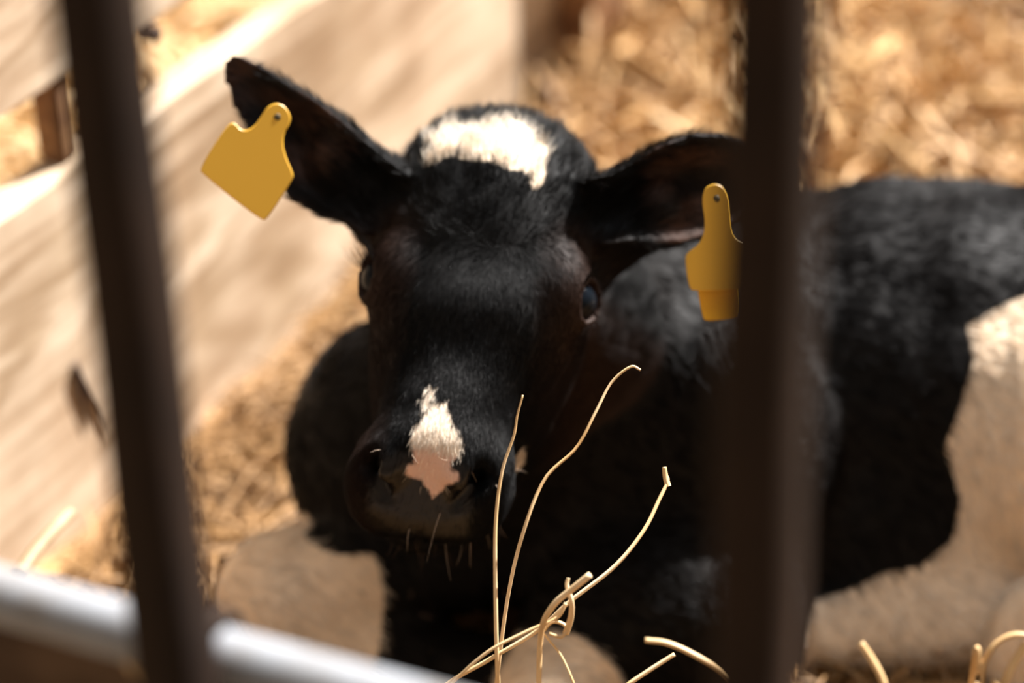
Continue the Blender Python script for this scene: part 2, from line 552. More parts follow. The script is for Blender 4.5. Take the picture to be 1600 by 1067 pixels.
# nostrils: comma-shaped, opening forwards and outwards
def npt(x, u_, out=0.0):
    return np.array((x, u_, -0.040 - (u_ - 0.1575) * 0.78 / 0.626 + out))
n1 = seg_cone(mir, npt(0.0445, 0.132, -0.004), npt(0.043, 0.147, -0.002), 0.0055, 0.0085)
n2 = seg_cone(mir, npt(0.043, 0.147, -0.002), npt(0.027, 0.163, -0.001), 0.0085, 0.0052)
n3 = seg_cone(mir, npt(0.041, 0.148, 0.0), npt(0.036, 0.140, -0.025), 0.0070, 0.006)
d = smax(d, -smin(smin(n1, n2, 0.004), n3, 0.004), 0.0035)
# mouth
mo = np.maximum(np.abs(q[..., 2] + 0.0900 + 6.0 * q[..., 0] ** 2 - 0.25 * (0.17 - q[..., 1]) * 0) - 0.0022, 0.085 - q[..., 1])
d = smax(d, -mo, 0.004)
# philtrum
d = d + 0.0025 * np.exp(-(q[..., 0] / 0.0025) ** 2) * np.clip((q[..., 1] - 0.15) / 0.02, 0, 1) * (q[..., 2] < -0.07)
head = d

# --- ears: cupped leaves
def ear(p, base, tip, ndir, mid, half, cup, th=0.0042):
    a = tip - base; L = np.linalg.norm(a); a = a / L
    n = ndir - a * (ndir @ a); n /= np.linalg.norm(n)
    t = np.cross(n, a)
    r = p - base.astype(np.float32)
    S = r @ a.astype(np.float32); T = r @ t.astype(np.float32); Nn = r @ n.astype(np.float32)
    sn = S / L
    xs = np.array((0, .12, .3, .5, .67, .82, .93, 1.0))
    md = np.interp(sn, xs, mid).astype(np.float32); hf = np.interp(sn, xs, half).astype(np.float32)
    cp = np.interp(sn, xs, cup).astype(np.float32)
    tt = np.clip((T - md) / np.maximum(hf, 0.004), -1.15, 1.15)
    n0 = cp * (tt * tt - 0.75)
    slope = 2 * cp * np.abs(tt) / np.maximum(hf, 0.008)
    body = np.abs(Nn - n0) / np.sqrt(1 + slope ** 2) - th
    return smax(smax(body, (np.abs(T - md) - hf) * 0.9, 0.004), np.maximum(S - L, -S - 0.02), 0.004), (S, T, Nn)

PX = 1.0 / 2020.0
eb, et = P(592, 282, 1.915), P(352, 88, 1.945)
# t axis should run towards the lower left of the picture
nd_l = cam_dir(-0.25, -0.10, 1.0)
lm = -np.array((20, 30, 34, 25, 20, 14, 5, 0)) * PX; lh = np.array((62, 72, 78, 66, 52, 42, 27, 4)) * PX
a_ = (et - eb); a_ = a_ / np.linalg.norm(a_); n_ = nd_l - a_ * (nd_l @ a_); t_ = np.cross(n_, a_)
if t_ @ cam_dir(-0.63, -0.77, 0) > 0: lm = -lm
earL, _ = ear(Xg, eb, et, nd_l, lm, lh, np.array((.034, .036, .034, .026, .018, .012, .006, 0)))
EARL = (eb, et)
eb2, et2 = P(958, 322, 1.90), P(1222, 262, 1.93)
nd_r = cam_dir(0.2, -0.15, 1.0)
rm = np.array((0, 0, 2, 4, 2, 0, 0, 0)) * PX; rh = np.array((55, 66, 80, 84, 74, 54, 30, 4)) * PX
earR, _ = ear(Xg, eb2, et2, nd_r, rm, rh, np.array((.036, .038, .036, .028, .020, .012, .006, 0)))
EARR = (eb2, et2)
head = smin(head, earL, 0.014)
head = smin(head, earR, 0.014)
# ear roots
head = smin(head, seg_cone(Xg, from_head((-0.055, -0.065, -0.085)), eb * 0.75 + et * 0.25 - HW * 0.02, 0.036, 0.024), 0.02)
head = smin(head, seg_cone(Xg, from_head((0.055, -0.065, -0.085)), eb2 * 0.75 + et2 * 0.25 - HW * 0.02, 0.036, 0.024), 0.02)
earcut = None
grid.F[sl] = np.minimum(grid.F[sl], head)

# --- body volume
def add(fn, lo, hi, k, m=0.06):
    sl, Xb = grid.sub(np.array(lo) - m, np.array(hi) + m)
    grid.F[sl] = smin(grid.F[sl], fn(Xb).astype(np.float32), k)
def add_cone(a, b, r0, r1, k=0.03):
    a, b = np.array(a, float), np.array(b, float); r = max(r0, r1)
    add(lambda p: seg_cone(p, a, b, r0, r1), np.minimum(a, b) - r, np.maximum(a, b) + r, k)
def add_ell(c, r, k=0.03, rot=None):
    c, r = np.array(c, float), np.array(r, float); mx = r.max() if rot is not None else r
    add(lambda p: ellip(p, c, r, rot), c - mx, c + mx, k)

add_ell((0.40, 1.99, 0.185), (0.46, 0.195, 0.180))               # barrel
add_ell((0.78, 1.97, 0.185), (0.22, 0.19, 0.17))                 # rump
add_ell((0.10, 1.93, 0.24), (0.17, 0.16, 0.175), 0.05)           # shoulders and withers
add_ell((-0.045, 1.865, 0.195), (0.165, 0.125, 0.145), 0.05)     # breast
add_cone((0.07, 1.885, 0.29), from_head((0.0, -0.06, -0.13)), 0.120, 0.070, 0.035)   # neck
add_cone((-0.01, 1.84, 0.20), from_head((0.0, -0.01, -0.135)), 0.10, 0.050, 0.03)    # throat
add_ell((0.16, 1.80, 0.20), (0.12, 0.075, 0.15), 0.04)           # near shoulder
# forelegs folded under the breast
LEGA = [((-0.02, 1.80, 0.14), (-0.215, 1.765, 0.105), 0.06, 0.056), ((-0.195, 1.755, 0.085), (-0.03, 1.71, 0.05), 0.042, 0.032), ((-0.03, 1.71, 0.05), (0.02, 1.70, 0.04), 0.032, 0.034)]
LEGB = [((0.11, 1.77, 0.10), (0.020, 1.650, 0.075), 0.050, 0.040), ((0.020, 1.650, 0.06), (0.08, 1.69, 0.03), 0.036, 0.03)]
LEGC = [((0.50, 1.75, 0.060), (0.32, 1.76, 0.055), 0.050, 0.040), ((0.32, 1.76, 0.055), (0.20, 1.75, 0.045), 0.038, 0.032)]
for L in (LEGA, LEGB, LEGC):
    for s in L:
        add_cone(*s, k=0.018)
add_ell((0.13, 1.72, 0.10), (0.12, 0.075, 0.095), 0.04)          # near elbow, pushed forward
add_ell((0.36, 1.84, 0.10), (0.17, 0.085, 0.09), 0.04)           # belly settled on the straw
add_ell((0.55, 1.84, 0.185), (0.17, 0.125, 0.160), 0.035)        # thigh
add_ell((0.49, 1.69, 0.075), (0.085, 0.055, 0.085), 0.012)       # hock
add_cone((0.49, 1.69, 0.07), (0.70, 1.74, 0.07), 0.05, 0.045, 0.02)
# folds of loose skin over the body
Xa = np.stack(np.meshgrid(grid.x, grid.y, grid.z, indexing='ij'), -1).astype(np.float32)
hd = np.linalg.norm(Xa - HO.astype(np.float32), axis=-1)
grid.F += (0.0060 * wob(Xa * np.array((1.4, 1, .6), np.float32), 22.0, 0.7) + 0.0008 * wob(Xa, 60.0, 3.1)) * np.clip((hd - 0.24) / 0.08, 0, 1)
del Xa, hd

def surface_nets(g):
    F = g.F; S = F < 0
    nx, ny, nz = F.shape
    cnt = np.zeros((nx - 1, ny - 1, nz - 1), np.int8)
    for i in (0, 1):
        for j in (0, 1):
            for k in (0, 1):
                cnt += S[i:nx - 1 + i, j:ny - 1 + j, k:nz - 1 + k]
    act = np.argwhere((cnt > 0) & (cnt < 8))
    vid = np.full(cnt.shape, -1, np.int64)
    vid[act[:, 0], act[:, 1], act[:, 2]] = np.arange(len(act))
    cor = [(i, j, k) for i in (0, 1) for j in (0, 1) for k in (0, 1)]
    val = np.stack([F[act[:, 0] + i, act[:, 1] + j, act[:, 2] + k] for i, j, k in cor], 1)
    pos = np.stack([np.stack([g.x[act[:, 0] + i], g.y[act[:, 1] + j], g.z[act[:, 2] + k]], 1) for i, j, k in cor], 1)
    acc = np.zeros((len(act), 3)); num = np.zeros(len(act))
    for a in range(8):
        for b in range(a + 1, 8):
            if sum(x != y for x, y in zip(cor[a], cor[b])) != 1: continue
            m = (val[:, a] < 0) != (val[:, b] < 0)
            t = val[:, a] / np.where(m, val[:, a] - val[:, b], 1)
            acc += np.where(m[:, None], pos[:, a] + (pos[:, b] - pos[:, a]) * t[:, None], 0)
            num += m
    V = acc / num[:, None]
    Q = []
    for axis in range(3):
        sh = [slice(None)] * 3; sh2 = [slice(None)] * 3
        sh[axis] = slice(0, -1); sh2[axis] = slice(1, None)
        A, B = S[tuple(sh)], S[tuple(sh2)]
        e = np.argwhere(A != B)
        o1, o2 = [(1, 2), (2, 0), (0, 1)][axis]
        ok = (e[:, o1] > 0) & (e[:, o2] > 0) & (e[:, o1] < cnt.shape[o1]) & (e[:, o2] < cnt.shape[o2])
        e = e[ok]
        def cell(d1, d2):
            c = e.copy(); c[:, o1] -= d1; c[:, o2] -= d2
            return vid[c[:, 0], c[:, 1], c[:, 2]]
        q4 = np.stack([cell(1, 1), cell(0, 1), cell(0, 0), cell(1, 0)], 1)
        flip = ~A[e[:, 0], e[:, 1], e[:, 2]]
        q4[flip] = q4[flip][:, ::-1]
        Q.append(q4)
    Q = np.concatenate(Q)
    Q = Q[(Q >= 0).all(1)]
    # light smoothing
    ed = np.concatenate([Q[:, [0, 1]], Q[:, [1, 2]], Q[:, [2, 3]], Q[:, [3, 0]]])
    deg = np.bincount(ed.ravel(), minlength=len(V)).astype(float)
    for lam in (0.5, 0.5, -0.3):
        sm = np.zeros_like(V)
        for c in range(3):
            sm[:, c] = np.bincount(ed[:, 0], V[ed[:, 1], c], len(V)) + np.bincount(ed[:, 1], V[ed[:, 0], c], len(V))
        V = V + lam * (sm / np.maximum(deg, 1)[:, None] - V)
    return V, Q

CV, CQ = surface_nets(grid)
# keep the one connected body
lab = np.arange(len(CV))
ed = np.concatenate([CQ[:, [0, 1]], CQ[:, [1, 2]], CQ[:, [2, 3]]])
for _ in range(400):
    m = np.minimum(lab[ed[:, 0]], lab[ed[:, 1]])
    new = lab.copy()
    np.minimum.at(new, ed[:, 0], m); np.minimum.at(new, ed[:, 1], m)
    new = new[new]
    if (new == lab).all(): break
    lab = new
big = np.bincount(lab).argmax()
keepv = lab == big
CQ = CQ[keepv[CQ].all(1)]
remap = np.cumsum(keepv) - 1
CV = CV[keepv]; CQ = remap[CQ]
del grid.F

fn = np.cross(CV[CQ[:, 2]] - CV[CQ[:, 0]], CV[CQ[:, 3]] - CV[CQ[:, 1]])
area = np.linalg.norm(fn, axis=1) / 2
VN = np.zeros_like(CV)
for k in range(4):
    for c in range(3):
        VN[:, c] += np.bincount(CQ[:, k], fn[:, c], len(CV))
VN /= np.linalg.norm(VN, axis=1)[:, None] + 1e-12

# --- coat pattern, drawn on the surface in head and body coordinates
def poly_sd(pts, poly):
    """signed distance to a polygon in 2-D, positive inside"""
    poly = np.asarray(poly, float)
    a = poly; b = np.roll(poly, -1, 0)
    best = np.full(len(pts), 1e9); ins = np.zeros(len(pts), bool)
    for p, r_ in zip(a, b):
        e = r_ - p
        t = np.clip(((pts - p) @ e) / (e @ e), 0, 1)
        best = np.minimum(best, np.linalg.norm(pts - p - t[:, None] * e, axis=1))
        c = ((p[1] > pts[:, 1]) != (r_[1] > pts[:, 1])) & (pts[:, 0] < (r_[0] - p[0]) * (pts[:, 1] - p[1]) / (r_[1] - p[1] + 1e-12) + p[0])
        ins ^= c
    return np.where(ins, best, -best)

def face_poly(px_list, base_pt, nrm):
    """outline measured in the photo, put on the plane of the face at base_pt; returns 2-D head (lateral, long) coordinates"""
    out = []
    for px, py in px_list:
        dv = P(px, py, 1.0) - CAM
        t = ((base_pt - CAM) @ nrm) / (dv @ nrm)
        q = (CAM + dv * t - HO) @ HM
        out.append((q[0], q[1]))
    return np.array(out)

Z2 = lambda L: [(x * 0.3468 + 540, y * 0.3468 + 130) for x, y in L]
FORE = Z2([(345,240),(410,225),(460,185),(530,195),(600,200),(660,180),(740,165),(790,175),(830,215),(855,250),(900,280),(910,320),(895,360),(900,410),(885,460),(850,482),(830,450),(835,420),(800,395),(740,390),(690,365),(640,350),(580,350),(520,340),(490,325),(450,330),(400,370),(350,375),(370,310),(410,285),(360,265)])
NOSE = [(672,603),(682,606),(672,628),(698,630),(706,660),(722,686),(718,712),(704,722),(705,735),(718,740),(716,752),(700,758),(676,778),(668,762),(655,748),(632,742),(636,728),(648,722),(644,700),(641,690),(645,670),(660,655),(665,640),(658,625)]

def proj_cam(p):
    c = (p - CAM) @ R
    return np.stack([c[:, 0] / -c[:, 2] * FPX + W / 2, H / 2 - c[:, 1] / -c[:, 2] * FPX], -1)

def build_patch_lookup():
    """each outline point is carried along its sight line onto the built head surface, so the patch gets real 3-D corners"""
    hv = np.linalg.norm(CV - HO, axis=1) < 0.27
    pts, nr = CV[hv], VN[hv]
    view = CAM - pts; view /= np.linalg.norm(view, axis=1)[:, None]
    fr = (nr * view).sum(1) > 0.05
    pts = pts[fr]
    px = proj_cam(pts)
    dep = np.linalg.norm(pts - CAM, axis=1)
    def lift(poly):
        res = []
        for a in poly:
            dd = np.linalg.norm(px - np.array(a), axis=1)
            c = np.where(dd < 6)[0]
            if len(c) == 0: c = [dd.argmin()]
            k = c[np.argmin(dep[c])]
            dv = P(a[0], a[1], 1.0) - CAM; dv /= np.linalg.norm(dv)
            res.append(CAM + dv * dep[k])
        return np.array(res)
    return lift
lift = build_patch_lookup()
PATCH = []
for poly, wmin in ((FORE, -0.09), (NOSE, -0.10)):
    p3 = lift(poly)
    c = p3.mean(0)
    # plane of the patch: best fit
    _, _, vt = np.linalg.svd(p3 - c)
    n = vt[2] if vt[2] @ HW > 0 else -vt[2]
    e1 = np.cross(HU, n); e1 /= np.linalg.norm(e1); e2 = np.cross(n, e1)
    # 2-D outline as seen along the mean sight line of that patch, measured in the patch plane
    s = (c - CAM) / np.linalg.norm(c - CAM)
    def flat(p, c=c, n=n, e1=e1, e2=e2, s=s):
        rel = p - c
        rel = rel - np.outer((rel @ n) / (s @ n), s)
        return np.stack([rel @ e1, rel @ e2], -1)
    PATCH.append((flat, flat(p3), n, c))

HIND = [(1700,420),(1600,462),(1560,480),(1512,510),(1522,560),(1500,640),(1476,700),(1502,780),(1488,845),(1440,885),(1380,896),(1330,922),(1262,945),(1252,1010),(1240,1200),(2400,1300),(2400,420)]
def side2d(p):
    """slanting side view of the body: along its length, and up"""
    return np.stack([p[:, 0] - 0.25 * (p[:, 1] - 1.8), p[:, 2] + 0.645 * (p[:, 1] - 1.8)], -1)
def build_body_lift():
    px = proj_cam(CV); dep = np.linalg.norm(CV - CAM, axis=1)
    out = []
    for x, y in HIND:
        c = np.where(np.linalg.norm(px - np.array((x, y)), axis=1) < 12)[0]
        if len(c) and x <= 1700:
            k = c[np.argmin(dep[c])]
            dv = P(x, y, 1.0) - CAM; dv /= np.linalg.norm(dv)
            out.append(CAM + dv * dep[k])
        else:
            out.append(PY(x, y, 1.80))
    return side2d(np.array(out))
HINDP = build_body_lift()
SPOT = lift([(815, 727)])[0]

def white_sd(p, nrm):
    q = (p - HO) @ HM
    sd = np.full(len(p), -0.05)
    near = np.linalg.norm(q, axis=1) < 0.26
    for flat, poly, n, c in PATCH:
        k = near & (nrm @ n > 0.0) & (np.linalg.norm(p - c, axis=1) < 0.11)
        if k.any():
            sd[k] = np.maximum(sd[k], poly_sd(flat(p[k]), poly))
    body = ~near
    if body.any():
        pb = p[body]
        v = poly_sd(side2d(pb), HINDP)
        v = np.where(pb[:, 1] > 1.95, -0.05, v)
        for a, b_, r0, r1 in LEGA:
            v = np.maximum(v, np.minimum(0.012 - seg_cone(pb, a, b_, r0, r1), -0.130 - pb[:, 0] + 0.02 * wob(pb, 22, 3)))
        v = np.where((pb[:, 2] > 0.165) & (pb[:, 0] < 0.2), -0.02, v)
        v = np.maximum(v, np.minimum(np.minimum(0.055 - pb[:, 2], 0.0 - pb[:, 0]), 0.06))
        for a, b_, r0, r1 in LEGB:
            v = np.maximum(v, np.minimum(0.010 - seg_cone(pb, a, b_, r0, r1), 1.705 - pb[:, 1]))
        sd[body] = v
    # small white spot at the corner of the mouth
    d_ = p - SPOT
    a_u = d_ @ HU; a_v = d_ @ HV
    sp = 0.0078 - np.sqrt((a_v / 0.75) ** 2 + (a_u / 1.35) ** 2)
    k = (np.abs(d_ @ HW) < 0.02) & (q[:, 0] > 0.03)
    sd = np.where(k, np.maximum(sd, sp), sd)
    return sd

def pad_mask(q):
    """bare skin of the nose: 1 on the pad between and around the nostrils"""
    top = 0.130 + 9.0 * (q[:, 0] + 0.12 * np.clip(q[:, 1], 0, 1)) ** 2
    m = np.clip((q[:, 1] + 0.35 * np.clip(-q[:, 2] - 0.03, 0, 1) * 0 - top) / 0.006, 0, 1)
    qx = np.abs(q[:, 0] + 0.12 * np.clip(q[:, 1], 0, 1))
    m *= np.clip((0.044 - qx) / 0.008, 0, 1) * np.clip((q[:, 2] + 0.080) / 0.010, 0, 1)
    return m

def brown_mask(p, q):
    near = np.linalg.norm(q, axis=1) < 0.26
    b = np.zeros(len(p))
    side = np.clip((np.abs(q[:, 0]) - 0.045) / 0.03, 0, 1) * np.clip((q[:, 1] + 0.07) / 0.04, 0, 1)
    b = np.maximum(b, side * 0.7)
    for s in (-1, 1):
        de = np.linalg.norm(q - EYE[s], axis=1)
        b = np.maximum(b, np.clip(1 - (de - 0.016) / 0.03, 0, 1))
        dt = np.linalg.norm(q - np.array((s * .068, -.04, -.03)), axis=1)
        b = np.maximum(b, np.clip(1 - (dt - 0.008) / 0.03, 0, 1) * 0.8)
    b = np.where(near, b, 0.05)
    return b

CQh = (CV - HO) @ HM
wsd = white_sd(CV, VN)
pad = pad_mask(CQh)
brn = brown_mask(CV, CQh)
# inside of the ears: thin reddish skin
earin = np.zeros(len(CV))
for (b0, t0), nn in ((EARL, nd_l), (EARR, nd_r)):
    a = t0 - b0; L = np.linalg.norm(a); a /= L
    s = (CV - b0) @ a / L
    rr = CV - b0 - np.outer((CV - b0) @ a, a)
    k = (s > 0.12) & (s < 1.02) & (np.linalg.norm(rr, axis=1) < 0.06) & (VN @ (nn / np.linalg.norm(nn)) > 0.25)
    earin = np.where(k, np.clip((s - 0.12) * 6, 0, 1), earin)
brn = np.maximum(brn * 0.5, earin * np.clip(0.45 + 0.8 * wob(CV * np.array((0.5, 1, 1.6)), 75, 1.0), 0.1, 1))

m, nt, b, nd, lk = nt_mat('calf_hide'); M_hide = m
at = nd.new('ShaderNodeAttribute'); at.attribute_name = 'coat'
sp = nd.new('ShaderNodeSeparateColor'); lk.new(at.outputs['Color'], sp.inputs[0])
tc = nd.new('ShaderNodeTexCoord')
nz = noise_tex(nd, lk, tc.outputs['Object'], 260, 3, 0.6)
nm = N(nd, 'ShaderNodeMath', operation='MULTIPLY_ADD'); nm.inputs[1].default_value = 0.06; nm.inputs[2].default_value = -0.03
lk.new(nz.outputs[0], nm.inputs[0])
ad = N(nd, 'ShaderNodeMath', operation='ADD'); lk.new(sp.outputs[0], ad.inputs[0]); lk.new(nm.outputs[0], ad.inputs[1])
wr = ramp(nd, [(0.485, (0, 0, 0)), (0.515, (1, 1, 1))]); lk.new(ad.outputs[0], wr.inputs[0])
# black hide with brown cast, white hide, pink skin, grey-black pad
def mix(fac, a_, b_):
    mx = nd.new('ShaderNodeMixRGB')
    if isinstance(fac, float): mx.inputs[0].default_value = fac
    else: lk.new(fac, mx.inputs[0])
    for i, v in ((1, a_), (2, b_)):
        if isinstance(v, tuple): mx.inputs[i].default_value = (*v, 1)
        else: lk.new(v, mx.inputs[i])
    return mx.outputs[0]
blk = mix(sp.outputs[2], (0.0020, 0.0018, 0.0018), (0.052, 0.024, 0.015))
blk = mix(sp.outputs[1], blk, (0.0055, 0.004, 0.0036))
fl2 = noise_tex(nd, lk, tc.outputs['Object'], 900, 2, 0.5)
fr2 = ramp(nd, [(0.62, (0, 0, 0)), (0.70, (1, 1, 1))]); lk.new(fl2.outputs[0], fr2.inputs[0])
pk = mix(fr2.outputs[0], (0.66, 0.43, 0.34), (0.46, 0.26, 0.20))
wht = mix(sp.outputs[1], (0.84, 0.67, 0.50), pk)
lk.new(mix(wr.outputs[0], blk, wht), b.inputs['Base Color'])
rg = nd.new('ShaderNodeMapRange'); rg.inputs[3].default_value = 0.62; rg.inputs[4].default_value = 0.28
lk.new(sp.outputs[1], rg.inputs[0]); lk.new(rg.outputs[0], b.inputs['Roughness'])
sg = nd.new('ShaderNodeMapRange'); sg.inputs[3].default_value = 0.14; sg.inputs[4].default_value = 0.28
lk.new(sp.outputs[1], sg.inputs[0]); lk.new(sg.outputs[0], b.inputs['Specular IOR Level'])
vo = nd.new('ShaderNodeTexVoronoi'); vo.inputs['Scale'].default_value = 520
lk.new(tc.outputs['Object'], vo.inputs['Vector'])
hm0 = N(nd, 'ShaderNodeMath', operation='MULTIPLY'); hm0.inputs[1].default_value = 0.22; lk.new(vo.outputs['Distance'], hm0.inputs[0])
hm = N(nd, 'ShaderNodeMath', operation='MULTIPLY'); lk.new(hm0.outputs[0], hm.inputs[0]); lk.new(sp.outputs[1], hm.inputs[1])
cl = noise_tex(nd, lk, tc.outputs['Object'], 90, 4, 0.6, 0.5, (1.0, 1.0, 0.4))
hs = N(nd, 'ShaderNodeMath', operation='ADD'); lk.new(cl.outputs[0], hs.inputs[0]); lk.new(hm.outputs[0], hs.inputs[1])
bump(nd, lk, hs.outputs[0], b, 0.2, 0.002)

calf = empty('calf', (0.30, 1.92, 0.0), 'black and white calf lying on straw behind the gate, looking at the camera', 'calf')
cl0 = np.array(calf.location)
me = bpy.data.meshes.new('body')
Vl = CV - cl0
me.vertices.add(len(Vl)); me.vertices.foreach_set('co', Vl.ravel())
me.loops.add(CQ.size); me.loops.foreach_set('vertex_index', CQ.ravel().astype(np.int32))
me.polygons.add(len(CQ)); me.polygons.foreach_set('loop_start', np.arange(0, CQ.size, 4, dtype=np.int32))
me.update(calc_edges=True)
me.polygons.foreach_set('use_smooth', np.ones(len(CQ), bool))
col = me.color_attributes.new('coat', 'FLOAT_COLOR', 'POINT')
cd = np.ones((len(CV), 4), np.float32)
cd[:, 0] = np.clip(0.5 + wsd * 12, 0, 1); cd[:, 1] = pad; cd[:, 2] = brn
col.data.foreach_set('color', cd.ravel())
me.materials.append(M_hide)
body = bpy.data.objects.new('body', me)
C.objects.link(body)
body.parent = calf

# --- eyes
m, nt, b, nd, lk = nt_mat('calf_eye'); M_eye = m
tc = nd.new('ShaderNodeTexCoord')
sx = nd.new('ShaderNodeSeparateXYZ'); lk.new(tc.outputs['Object'], sx.inputs[0])
r = ramp(nd, [(0.0, (0.55, 0.45, 0.38)), (0.38, (0.50, 0.40, 0.34)), (0.44, (0.012, 0.009, 0.008)), (0.80, (0.010, 0.010, 0.012)), (0.9, (0.004, 0.006, 0.009))])
mr = nd.new('ShaderNodeMapRange'); mr.inputs[1].default_value = 0.0; mr.inputs[2].default_value = 0.0175
lk.new(sx.outputs[2], mr.inputs[0]); lk.new(mr.outputs[0], r.inputs[0]); lk.new(r.outputs[0], b.inputs['Base Color'])
b.inputs['Roughness'].default_value = 0.10
b.inputs['Specular IOR Level'].default_value = 0.10
def eyeball(s):
    V, F = [], []
    nu, nv = 32, 20
    for i in range(nv + 1):
        th = math.pi * i / nv
        rr = 0.0175 + 0.0012 * math.exp(-(th / 0.55) ** 2)       # slight bulge of the cornea
        for j in range(nu):
            ph = 2 * math.pi * j / nu
            V.append((rr * math.sin(th) * math.cos(ph), rr * math.sin(th) * math.sin(ph), rr * math.cos(th)))
    for i in range(nv):
        for j in range(nu):
            a, c = i * nu + j, i * nu + (j + 1) % nu
            F.append((a, a + nu, c + nu, c))
    me = bpy.data.meshes.new('eye'); me.from_pydata(V, [], F)
    me.polygons.foreach_set('use_smooth', [True] * len(me.polygons))
    me.materials.append(M_eye)
    o = bpy.data.objects.new('eye', me); C.objects.link(o); o.parent = calf
    c = from_head(EYE[s] - GAZE[s] * 0.0015) - cl0
    look = HM @ (GAZE[s] * np.array((1, 1, 1)) + np.array((0, -0.05, 0.45 if s > 0 else 0.75)))
    o.rotation_euler = Vector(look).to_track_quat('Z', 'Y').to_euler()
    o.location = Vector(c)
    return o
eyeball(-1); eyeball(1)

# --- ear tags
m, nt, b, nd, lk = nt_mat('yellow_tag_plastic'); M_tag = m
b.inputs['Base Color'].default_value = (0.66, 0.36, 0.028, 1)
b.inputs['Roughness'].default_value = 0.45
b.inputs['Subsurface Weight'].default_value = 0.0
m, nt, b, nd, lk = nt_mat('dark_tag_stud'); M_stud = m
b.inputs['Base Color'].default_value = (0.05, 0.035, 0.008, 1)
m, nt, b, nd, lk = nt_mat('lit_tag_plastic'); M_tag2 = m
b.inputs['Base Color'].default_value = (0.86, 0.46, 0.015, 1)  # lighter yellow puts the light on the hanging tag into its colour
b.inputs['Roughness'].default_value = 0.4

def smooth_loop(pts, it=2):
    p = np.asarray(pts, float)
    for _ in range(it):
        nx_ = np.roll(p, -1, 0)
        p = np.stack([0.75 * p + 0.25 * nx_, 0.25 * p + 0.75 * nx_], 1).reshape(-1, 2)
    return p

def tag_plate(name, outline, hole, depth, tiltv, mat, thick=0.0022, stud=True, curl=0.0, lab=None):
    """plastic plate with its outline measured in the photo; tiltv = depth change per pixel in x and y, hole = where the stud sits"""
    p2 = smooth_loop(outline)
    f_ = lambda x, y, dz: P(x, y, depth + (x - hole[0]) * tiltv[0] + (y - hole[1]) * tiltv[1] + dz)
    n = len(p2)
    tn = np.roll(p2, -1, 0) - np.roll(p2, 1, 0)
    nr = np.stack([tn[:, 1], -tn[:, 0]], -1); nr /= np.linalg.norm(nr, axis=1)[:, None]
    if poly_sd((p2[:1] + nr[:1] * 1.0), p2)[0] < 0: nr = -nr
    p_in = p2 + nr * 1.4                                     # softened rim
    V = [f_(x, y, -thick / 2) for x, y in p_in] + [f_(x, y, -thick / 5) for x, y in p2] + [f_(x, y, thick / 5) for x, y in p2] + [f_(x, y, thick / 2) for x, y in p_in]
    F = [tuple(range(n)), tuple(range(4 * n - 1, 3 * n - 1, -1))]
    for i in range(3):
        for j in range(n):
            a, b_ = i * n + j, i * n + (j + 1) % n
            F.append((a, a + n, b_ + n, b_))
    o = mesh_obj(name, V, F, mat, calf, smooth=False)
    if lab: o['label'] = lab
    if stud:
        cc = f_(hole[0], hole[1], 0)
        ax_ = CAM - cc; ax_ /= np.linalg.norm(ax_)
        v, f = tube([cc - ax_ * 0.018, cc + ax_ * 0.0008, cc + ax_ * 0.0012, cc + ax_ * 0.0014], [0.0032, 0.0032, 0.0028, 0.001], 14)
        s_ = mesh_obj('stud', v - cl0, f, M_stud, o, keep=False)
    return o
tagL = [(418,166),(432,160),(446,166),(455,182),(452,196),(444,208),(442,224),(446,244),(458,270),(458,280),(418,342),(408,345),(316,272),(312,262),(354,196),(366,190),(376,203),(388,203),(398,196),(408,182)]
tag_plate('ear_tag', tagL, (433, 184), 1.878, (0.00006, 0.0), M_tag, lab='square yellow tag in the ear on the left')
tagR = [(1103,292),(1118,286),(1132,292),(1140,308),(1142,330),(1146,372),(1176,384),(1182,396),(1176,446),(1166,452),(1084,456),(1076,448),(1070,404),(1074,394),(1092,382),(1100,366),(1102,346),(1098,322),(1098,304)]
tag_plate('ear_tag', tagR, (1120, 311), 1.855, (0.0, 0.0), M_tag, lab='yellow tag in the ear on the right')
tagR2 = [(1092,440),(1150,436),(1156,444),(1158,492),(1150,498),(1104,502),(1098,496),(1090,452)]
tag_plate('ear_tag', tagR2, (1120, 470), 1.868, (0.0, 0.0), M_tag2, stud=False, lab='yellow tag hanging behind the other, coloured lighter as if lit')

# --- fur
def make_fur(name, roots, dirs, lens, curl, cols, rad, parent, npt=5, nrm=None):
    n = len(roots)
    o_d = bpy.data.hair_curves.new(name)
    o_d.add_curves([npt] * n)
    t = np.linspace(0, 1, npt)
    pts = roots[:, None, :] + dirs[:, None, :] * (lens[:, None, None] * t[None, :, None]) + curl[:, None, :] * (t[None, :, None] ** 2) * lens[:, None, None]
    pos = (pts.reshape(-1, 3) - np.array(parent.location)).astype(np.float32)
    o_d.attributes['position'].data.foreach_set('vector', pos.ravel())
    ra = o_d.attributes.get('radius') or o_d.attributes.new('radius', 'FLOAT', 'POINT')
    rv = (rad[:, None] * (1 - 0.85 * t[None, :] ** 1.5)).astype(np.float32)
    ra.data.foreach_set('value', rv.ravel())
    ca = o_d.attributes.new('tint', 'FLOAT_COLOR', 'CURVE')
    c4 = np.ones((n, 4), np.float32); c4[:, :3] = cols
    ca.data.foreach_set('color', c4.ravel())
    o = bpy.data.objects.new(name, o_d)
    C.objects.link(o)
    o.parent = parent
    return o

m, nt, b, nd, lk = nt_mat('calf_hair'); M_hair = m
a_n = nd.new('ShaderNodeAttribute'); a_n.attribute_name = 'tint'
lk.new(a_n.outputs['Color'], b.inputs['Base Color'])
b.inputs['Roughness'].default_value = 0.38
b.inputs['Specular IOR Level'].default_value = 0.10

